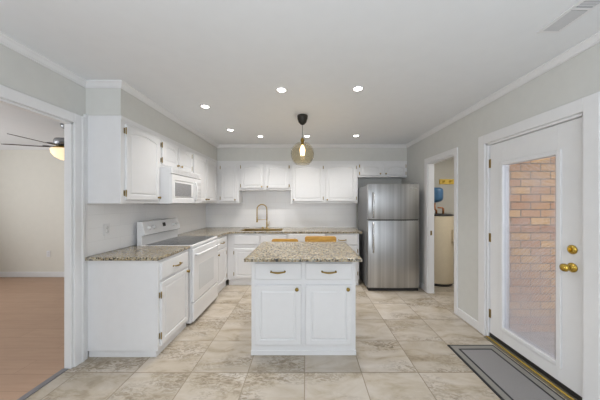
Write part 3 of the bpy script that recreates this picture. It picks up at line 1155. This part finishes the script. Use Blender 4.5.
# ---------------------------------------------------------------- refrigerator
RX0, RX1, RFY = 0.985, 1.800, 3.83
fr = thing('refrigerator', 'stainless steel top-freezer refrigerator with dark grey sides', 'refrigerator', (RX0, RFY, 0))
fwid = RX1 - RX0
box_obj('body', FSIDE, fr, 0.004, fwid - 0.004, 0.085, 0.80, 0.03, 1.685, 0.006)
split = 1.13


def fridge_door(name, z0, z1):
    bm = bm_new()
    pts = [(0.0, 0.08), (0.0, 0.014)]
    for i in range(0, 17):
        t = i / 16
        pts.append((0.006 + (fwid - 0.012) * t, 0.010 - 0.016 * (1 - (2 * t - 1) ** 2)))
    pts += [(fwid, 0.014), (fwid, 0.08)]
    add_prism(bm, pts, 'z', z0, z1, 0.003)
    for f in bm.faces:
        f.smooth = abs(f.normal.z) < 0.5 and f.normal.y < -0.5
    return obj(name, bm, STEEL, fr)


fd = fridge_door('freezer_door', split + 0.009, 1.70)
rdr = fridge_door('fridge_door', 0.055, split - 0.009)


def bar_handle(parent, z0, z1):
    bm = bm_new()
    x = 0.075
    add_tube(bm, [(x, 0.0, z0), (x, -0.036, z0 + 0.004), (x, -0.046, z0 + 0.02), (x, -0.046, z1 - 0.02), (x, -0.036, z1 - 0.004), (x, 0.0, z1)], 0.0115, 10)
    obj('handle', bm, CHROME, parent, label='bright bar handle')


bar_handle(fd, split + 0.04, 1.56)
bar_handle(rdr, 0.62, split - 0.04)
bm = bm_new()
add_box(bm, fwid - 0.15, fwid - 0.05, 0.000, 0.007, 1.625, 1.640, 0.001)
obj('badge', bm, CHROME, fd)
box_obj('door_gasket', BLACK, fr, 0.01, fwid - 0.01, 0.03, 0.084, 0.06, 1.69, 0)
box_obj('hinge_cover', FSIDE, fr, fwid - 0.10, fwid - 0.02, 0.02, 0.14, 1.70, 1.715, 0.003)
box_obj('base_grille', BLACK, fr, 0.01, fwid - 0.01, 0.03, 0.12, 0.0, 0.05, 0.002)

# ---------------------------------------------------------------- oak chairs beyond the island
def chair(label, x, y, rz, top, wid):
    t = thing('dining_chair', label, 'chair', (x, y, 0), rz, 'oak chairs behind the island')   # faces -y; back at y = 0
    hw = wid / 2
    bm = bm_new()
    add_box(bm, -hw, hw, -0.37, 0.0, 0.43, 0.465, 0.012, 3)
    obj('seat', bm, OAK, t)
    for s in (-1, 1):
        bm = bm_new()
        add_tube(bm, [(s * (hw - 0.03), -0.34, 0.43), (s * (hw - 0.02), -0.35, 0.2), (s * (hw - 0.012), -0.355, 0.0)], [0.021, 0.019, 0.014], 12)
        obj('leg', bm, OAK, t)
        bm = bm_new()
        add_tube(bm, [(s * (hw - 0.03), -0.025, 0.43), (s * (hw - 0.02), -0.015, 0.2), (s * (hw - 0.012), -0.005, 0.0)], [0.021, 0.019, 0.014], 12)
        obj('leg', bm, OAK, t)
        bm = bm_new()
        add_tube(bm, [(s * (hw - 0.03), -0.02, 0.46), (s * (hw - 0.03), 0.0, 0.7), (s * (hw - 0.035), 0.025, top - 0.055)], [0.018, 0.016, 0.014], 12)
        obj('back_post', bm, OAK, t)
    bm = bm_new()
    pts = []
    r = 0.028
    for cx, cz, a0 in ((hw - r, top - r, 0), (-hw + r, top - r, 90), (-hw + r, top - 0.10 + r, 180), (hw - r, top - 0.10 + r, 270)):
        for k in range(5):
            a = math.radians(a0 + k * 22.5)
            pts.append((cx + r * math.cos(a), cz + r * math.sin(a)))
    add_prism(bm, pts, 'y', 0.012, 0.036, 0.004)
    obj('top_rail', bm, OAK, t)
    for k in range(5):
        bm = bm_new()
        xx = (k - 2) * (wid - 0.11) / 5
        add_tube(bm, [(xx, -0.015, 0.46), (xx, 0.0, 0.66), (xx, 0.022, top - 0.09)], 0.008, 8)
        obj('spindle', bm, OAK, t)
    bm = bm_new()
    add_tube(bm, [(-hw + 0.02, -0.35, 0.2), (hw - 0.02, -0.35, 0.2)], 0.010, 8)
    obj('stretcher', bm, OAK, t)
    return t


chair('honey oak chair behind the island, showing the taller wider top rail', 0.195, 3.21, 0, 0.957, 0.42)
chair('honey oak chair behind the island, only a thin sliver of rail showing', -0.28, 3.20, 0.0, 0.922, 0.355)

# ---------------------------------------------------------------- ceiling fittings
pd = thing('pendant_lamp', 'amber glass globe pendant lamp with dark canopy over the island', 'lamp', (-0.044, 3.0, ZC))
bm = bm_new()
add_lathe(bm, [(0, -0.001), (0.064, -0.001), (0.066, -0.012), (0.062, -0.045), (0.048, -0.085), (0.026, -0.110), (0.008, -0.118), (0, -0.118)])
obj('canopy', bm, BRONZE, pd)
bm = bm_new()
add_tube(bm, [(0, 0, -0.115), (0, 0, -0.30)], 0.0035, 8)
obj('cord', bm, GREYMETAL, pd)
bm = bm_new()
add_lathe(bm, [(0, -0.275), (0.012, -0.277), (0.022, -0.295), (0.024, -0.315), (0.019, -0.32), (0.017, -0.365), (0, -0.366)])
obj('socket', bm, BRASS, pd, label='brass lamp socket')
bm = bm_new()
gr = 0.145
gp = []
a0, a1 = 0.16, PI - 0.62
for i in range(25):
    a = a0 + (a1 - a0) * i / 24
    gp.append((gr * math.sin(a), -0.472 + gr * math.cos(a)))
inner = [(r * 0.975, -0.472 + (z + 0.452) * 0.975) for r, z in gp[::-1]]
add_lathe(bm, gp + inner, seg=40)
obj('glass_shade', bm, AMBER, pd)
bm = bm_new()
add_lathe(bm, [(0.013, -0.366), (0.016, -0.38), (0.030, -0.41), (0.033, -0.43), (0.027, -0.472), (0.012, -0.486), (0, -0.488)], seg=20)
obj('bulb', bm, BULB, pd)
l = bpy.data.lights.new('pendant_light', 'POINT')
l.energy = 3
l.color = (1, 0.8, 0.5)
l.shadow_soft_size = 0.03
lo = bpy.data.objects.new('pendant_light', l)
lo.parent = pd
lo.location = (0, 0, -0.50)
C.objects.link(lo)

spots = [(-1.135, 2.721, 'recessed ceiling downlight nearest the left wall cabinets'),
         (-1.124, 3.597, 'recessed ceiling downlight above the far end of the range'),
         (-0.743, 3.949, 'recessed ceiling downlight in front of the sink'),
         (-0.235, 2.323, 'recessed ceiling downlight just in front of the pendant lamp'),
         (0.016, 3.937, 'recessed ceiling downlight just behind the pendant lamp'),
         (0.493, 2.297, 'recessed ceiling downlight nearest the camera on the right'),
         (0.811, 3.908, 'recessed ceiling downlight in front of the refrigerator')]
dl = thing('downlight', spots[0][2], 'ceiling light', (spots[0][0], spots[0][1], ZC), 0, 'recessed ceiling downlights')
bm = bm_new()
add_lathe(bm, [(0.038, -0.001), (0.040, -0.003), (0.058, -0.006), (0.062, -0.001)], seg=32)
obj('trim_ring', bm, TRIM, dl)
bm = bm_new()
add_lathe(bm, [(0, -0.0025), (0.038, -0.0025), (0.038, -0.001), (0, -0.001)], seg=28)
obj('lens', bm, LED, dl)
for k, (x, y, lab) in enumerate(spots):
    o = dl if k == 0 else dup(dl, (x, y, ZC), 0, lab)
    l = bpy.data.lights.new('downlight_glow', 'AREA')
    l.shape = 'DISK'
    l.size = 0.08
    l.energy = DOWNLIGHT_W
    l.spread = math.radians(120)
    l.color = (1, 0.97, 0.93)
    lo = bpy.data.objects.new('downlight_glow', l)
    lo.location = (x, y, ZC - 0.009)
    C.objects.link(lo)

vt = thing('ceiling_vent', 'white louvred air register in the ceiling at the upper right', 'vent', (1.535, 1.347, ZC))
bm = bm_new()
vx, vy = 0.068, 0.19
for a in ((-vx, vx, -vy, -vy + 0.02), (-vx, vx, vy - 0.02, vy), (-vx, -vx + 0.02, -vy + 0.02, vy - 0.02), (vx - 0.02, vx, -vy + 0.02, vy - 0.02), (-vx + 0.02, vx - 0.02, -0.008, 0.008)):
    add_box(bm, a[0], a[1], a[2], a[3], -0.006, 0.0)
obj('frame', bm, TRIM, vt)
box_obj('duct', GREYMETAL, vt, -vx + 0.01, vx - 0.01, -vy + 0.01, vy - 0.01, -0.0015, -0.0005, 0)
for half in (-1, 1):
    bm = bm_new()
    for k in range(9):
        yc = half * (0.016 + 0.0172 * (k + 0.5))
        if half > 0:      # far bank: blades lean shut towards the room
            add_prism(bm, [(yc - 0.009, -0.002), (yc + 0.009, -0.006), (yc + 0.009, -0.0068), (yc - 0.009, -0.0028)], 'x', -vx + 0.02, vx - 0.02)
        else:             # near bank: blades stand open and show the dark duct
            add_prism(bm, [(yc - 0.004, -0.002), (yc + 0.004, -0.008), (yc + 0.005, -0.007), (yc - 0.003, -0.0015)], 'x', -vx + 0.02, vx - 0.02)
    obj('louvres', bm, APPL_GREY, vt)

# ---------------------------------------------------------------- switch plates and outlets
def outlet(label, loc, rotz):
    t = thing('outlet', label, 'outlet', loc, rotz)
    box_obj('cover_plate', TRIM, t, -0.035, 0.035, -0.007, -0.001, -0.058, 0.058, 0.002)
    for z in (-0.022, 0.022):
        bm = bm_new()
        add_lathe(bm, [(0, 0), (0.016, 0), (0.015, 0.002), (0, 0.002)], (0, -0.007, z), (0, -1, 0), 16)
        obj('socket', bm, APPL, t)
    return t


outlet('white outlet on the tiled backsplash left of the range', (XL + 0.006, 2.40, 1.135), R90)
outlet('pale outlet low on the cream living room wall', (-4.87, 4.58, 0.44), 0)

# ---------------------------------------------------------------- door mat
mt_ = thing('door_mat', 'grey door mat with black border lines in front of the glazed door', 'mat', (1.612, 1.98, 0))
mx, my = 0.226, 0.398
box_obj('backing', MAT_BLACK, mt_, -mx, mx, -my, my, 0.0005, 0.008, 0.003)
bm = bm_new()
e = 0.019
f2 = 0.066
for a in ((-mx + e, mx - e, -my + e, -my + f2), (-mx + e, mx - e, my - f2, my - e), (-mx + e, -mx + f2, -my + f2, my - f2), (mx - f2, mx - e, -my + f2, my - f2)):
    add_box(bm, a[0], a[1], a[2], a[3], 0.007, 0.0098)
obj('border_band', bm, MAT_BAND, mt_)
box_obj('pile', MAT_GREY, mt_, -mx + f2 + 0.018, mx - f2 - 0.018, -my + f2 + 0.018, my - f2 - 0.018, 0.007, 0.0105, 0.001)

# ---------------------------------------------------------------- laundry contents
wh = thing('water_heater', 'tall cream water heater cylinder standing in the laundry doorway', 'water heater', (2.315, 4.275, 0))
bm = bm_new()
add_lathe(bm, [(0, 0.045), (0.25, 0.045), (0.252, 0.06), (0.252, 1.175), (0.25, 1.18), (0, 1.18)], seg=48)
obj('tank', bm, TANK, wh)
bm = bm_new()
add_lathe(bm, [(0, 0.0), (0.235, 0.0), (0.235, 0.045), (0, 0.045)], seg=40)
obj('base_ring', bm, BLACK, wh)
bm = bm_new()
add_lathe(bm, [(0.0, 1.181), (0.256, 1.181), (0.256, 1.20), (0.20, 1.212), (0, 1.215)], seg=48)
obj('top_cap', bm, BLACK, wh)
box_obj('access_panel', TANK, wh, 0.13, 0.20, -0.245, -0.205, 0.75, 0.95, 0.004)
for px, py in ((-0.045, -0.06), (0.075, -0.06)):
    bm = bm_new()
    if px < 0:
        add_tube(bm, [(px, py, 1.21), (px, py, 1.275), (px - 0.03, py, 1.29), (px - 0.03, py, 1.40)], 0.017, 10)
    else:
        add_tube(bm, [(px, py, 1.21), (px, py, 1.30), (px - 0.01, py, 1.315), (px - 0.095, py, 1.318)], [0.017, 0.017, 0.011, 0.011], 10)
    obj('pipe', bm, COPPER, wh, label='copper water pipe')
bm = bm_new()
add_lathe(bm, [(0, 0), (0.05, 0.008), (0.105, 0.025), (0.132, 0.055), (0.137, 0.09), (0.137, 0.20), (0.13, 0.235), (0.10, 0.26), (0, 0.268)], (2.235, 4.215, 1.405), seg=32)
tag(obj('expansion_tank', bm, BLUE), 'blue expansion tank mounted above the cream water heater', 'tank')
ck = thing('coat_rack', 'yellow peg rack on the laundry back wall', 'coat rack', (2.78, 4.58, 1.80))
bm = bm_new()
add_box(bm, -0.26, 0.26, -0.018, -0.001, -0.045, 0.05, 0.006)
obj('board', bm, YELLOW, ck)
for k in range(4):
    bm = bm_new()
    x = -0.19 + k * 0.126
    add_lathe(bm, [(0, 0), (0.010, 0), (0.009, 0.03), (0.018, 0.045), (0.016, 0.06), (0, 0.064)], (x, -0.018, 0.0), (0, -1, 0.25), 12)
    obj('peg', bm, YELLOW, ck)

# ---------------------------------------------------------------- living room ceiling fan
fn = thing('ceiling_fan', 'ceiling fan with dark blades and lit glass bowl in the living room', 'fan', (-3.31, 3.36, ZC))
bm = bm_new()
add_lathe(bm, [(0, -0.001), (0.075, -0.001), (0.07, -0.03), (0.045, -0.06), (0.014, -0.07), (0, -0.07)])
obj('canopy', bm, FAN_METAL, fn)
bm = bm_new()
add_tube(bm, [(0, 0, -0.065), (0, 0, -0.195)], 0.012, 10)
obj('downrod', bm, FAN_METAL, fn)
bm = bm_new()
add_lathe(bm, [(0, -0.145), (0.06, -0.15), (0.13, -0.165), (0.14, -0.19), (0.14, -0.235), (0.11, -0.255), (0, -0.26)], (0, 0, -0.045), seg=36)
obj('motor', bm, FAN_METAL, fn)
bm = bm_new()
add_lathe(bm, [(0, -0.261), (0.10, -0.262), (0.14, -0.28), (0.15, -0.30), (0.0, -0.302)], (0, 0, -0.045), seg=36)
obj('light_fitter', bm, BRASS, fn, label='brass light fitter')
bm = bm_new()
add_lathe(bm, [(0, -0.303), (0.165, -0.303), (0.172, -0.315), (0.165, -0.36), (0.13, -0.41), (0.07, -0.445), (0, -0.455)], (0, 0, -0.045), seg=36)
obj('glass_bowl', bm, FANBOWL, fn)
for k in range(5):
    th = math.radians(180 + 19 + 72 * k)
    q = Matrix.Rotation(th, 4, 'Z')
    bm = bm_new()
    add_prism(bm, [(0.20, -0.055), (0.30, -0.066), (0.62, -0.068), (0.66, -0.04), (0.66, 0.04), (0.62, 0.068), (0.30, 0.066), (0.20, 0.055)], 'z', -0.323, -0.315, 0.002)
    bl = None
    t = bm
    bmesh.ops.rotate(t, verts=t.verts[:], cent=(0, 0, -0.319), matrix=Matrix.Rotation(math.radians(-13), 3, 'X'))
    bmesh.ops.transform(t, matrix=q, verts=t.verts[:])
    bl = obj('blade', t, FAN_BLADE, fn)
    bm = bm_new()
    add_box(bm, 0.12, 0.26, -0.02, 0.02, -0.313, -0.303, 0.002)
    bmesh.ops.transform(bm, matrix=q, verts=bm.verts[:])
    obj('blade_iron', bm, FAN_METAL, bl)
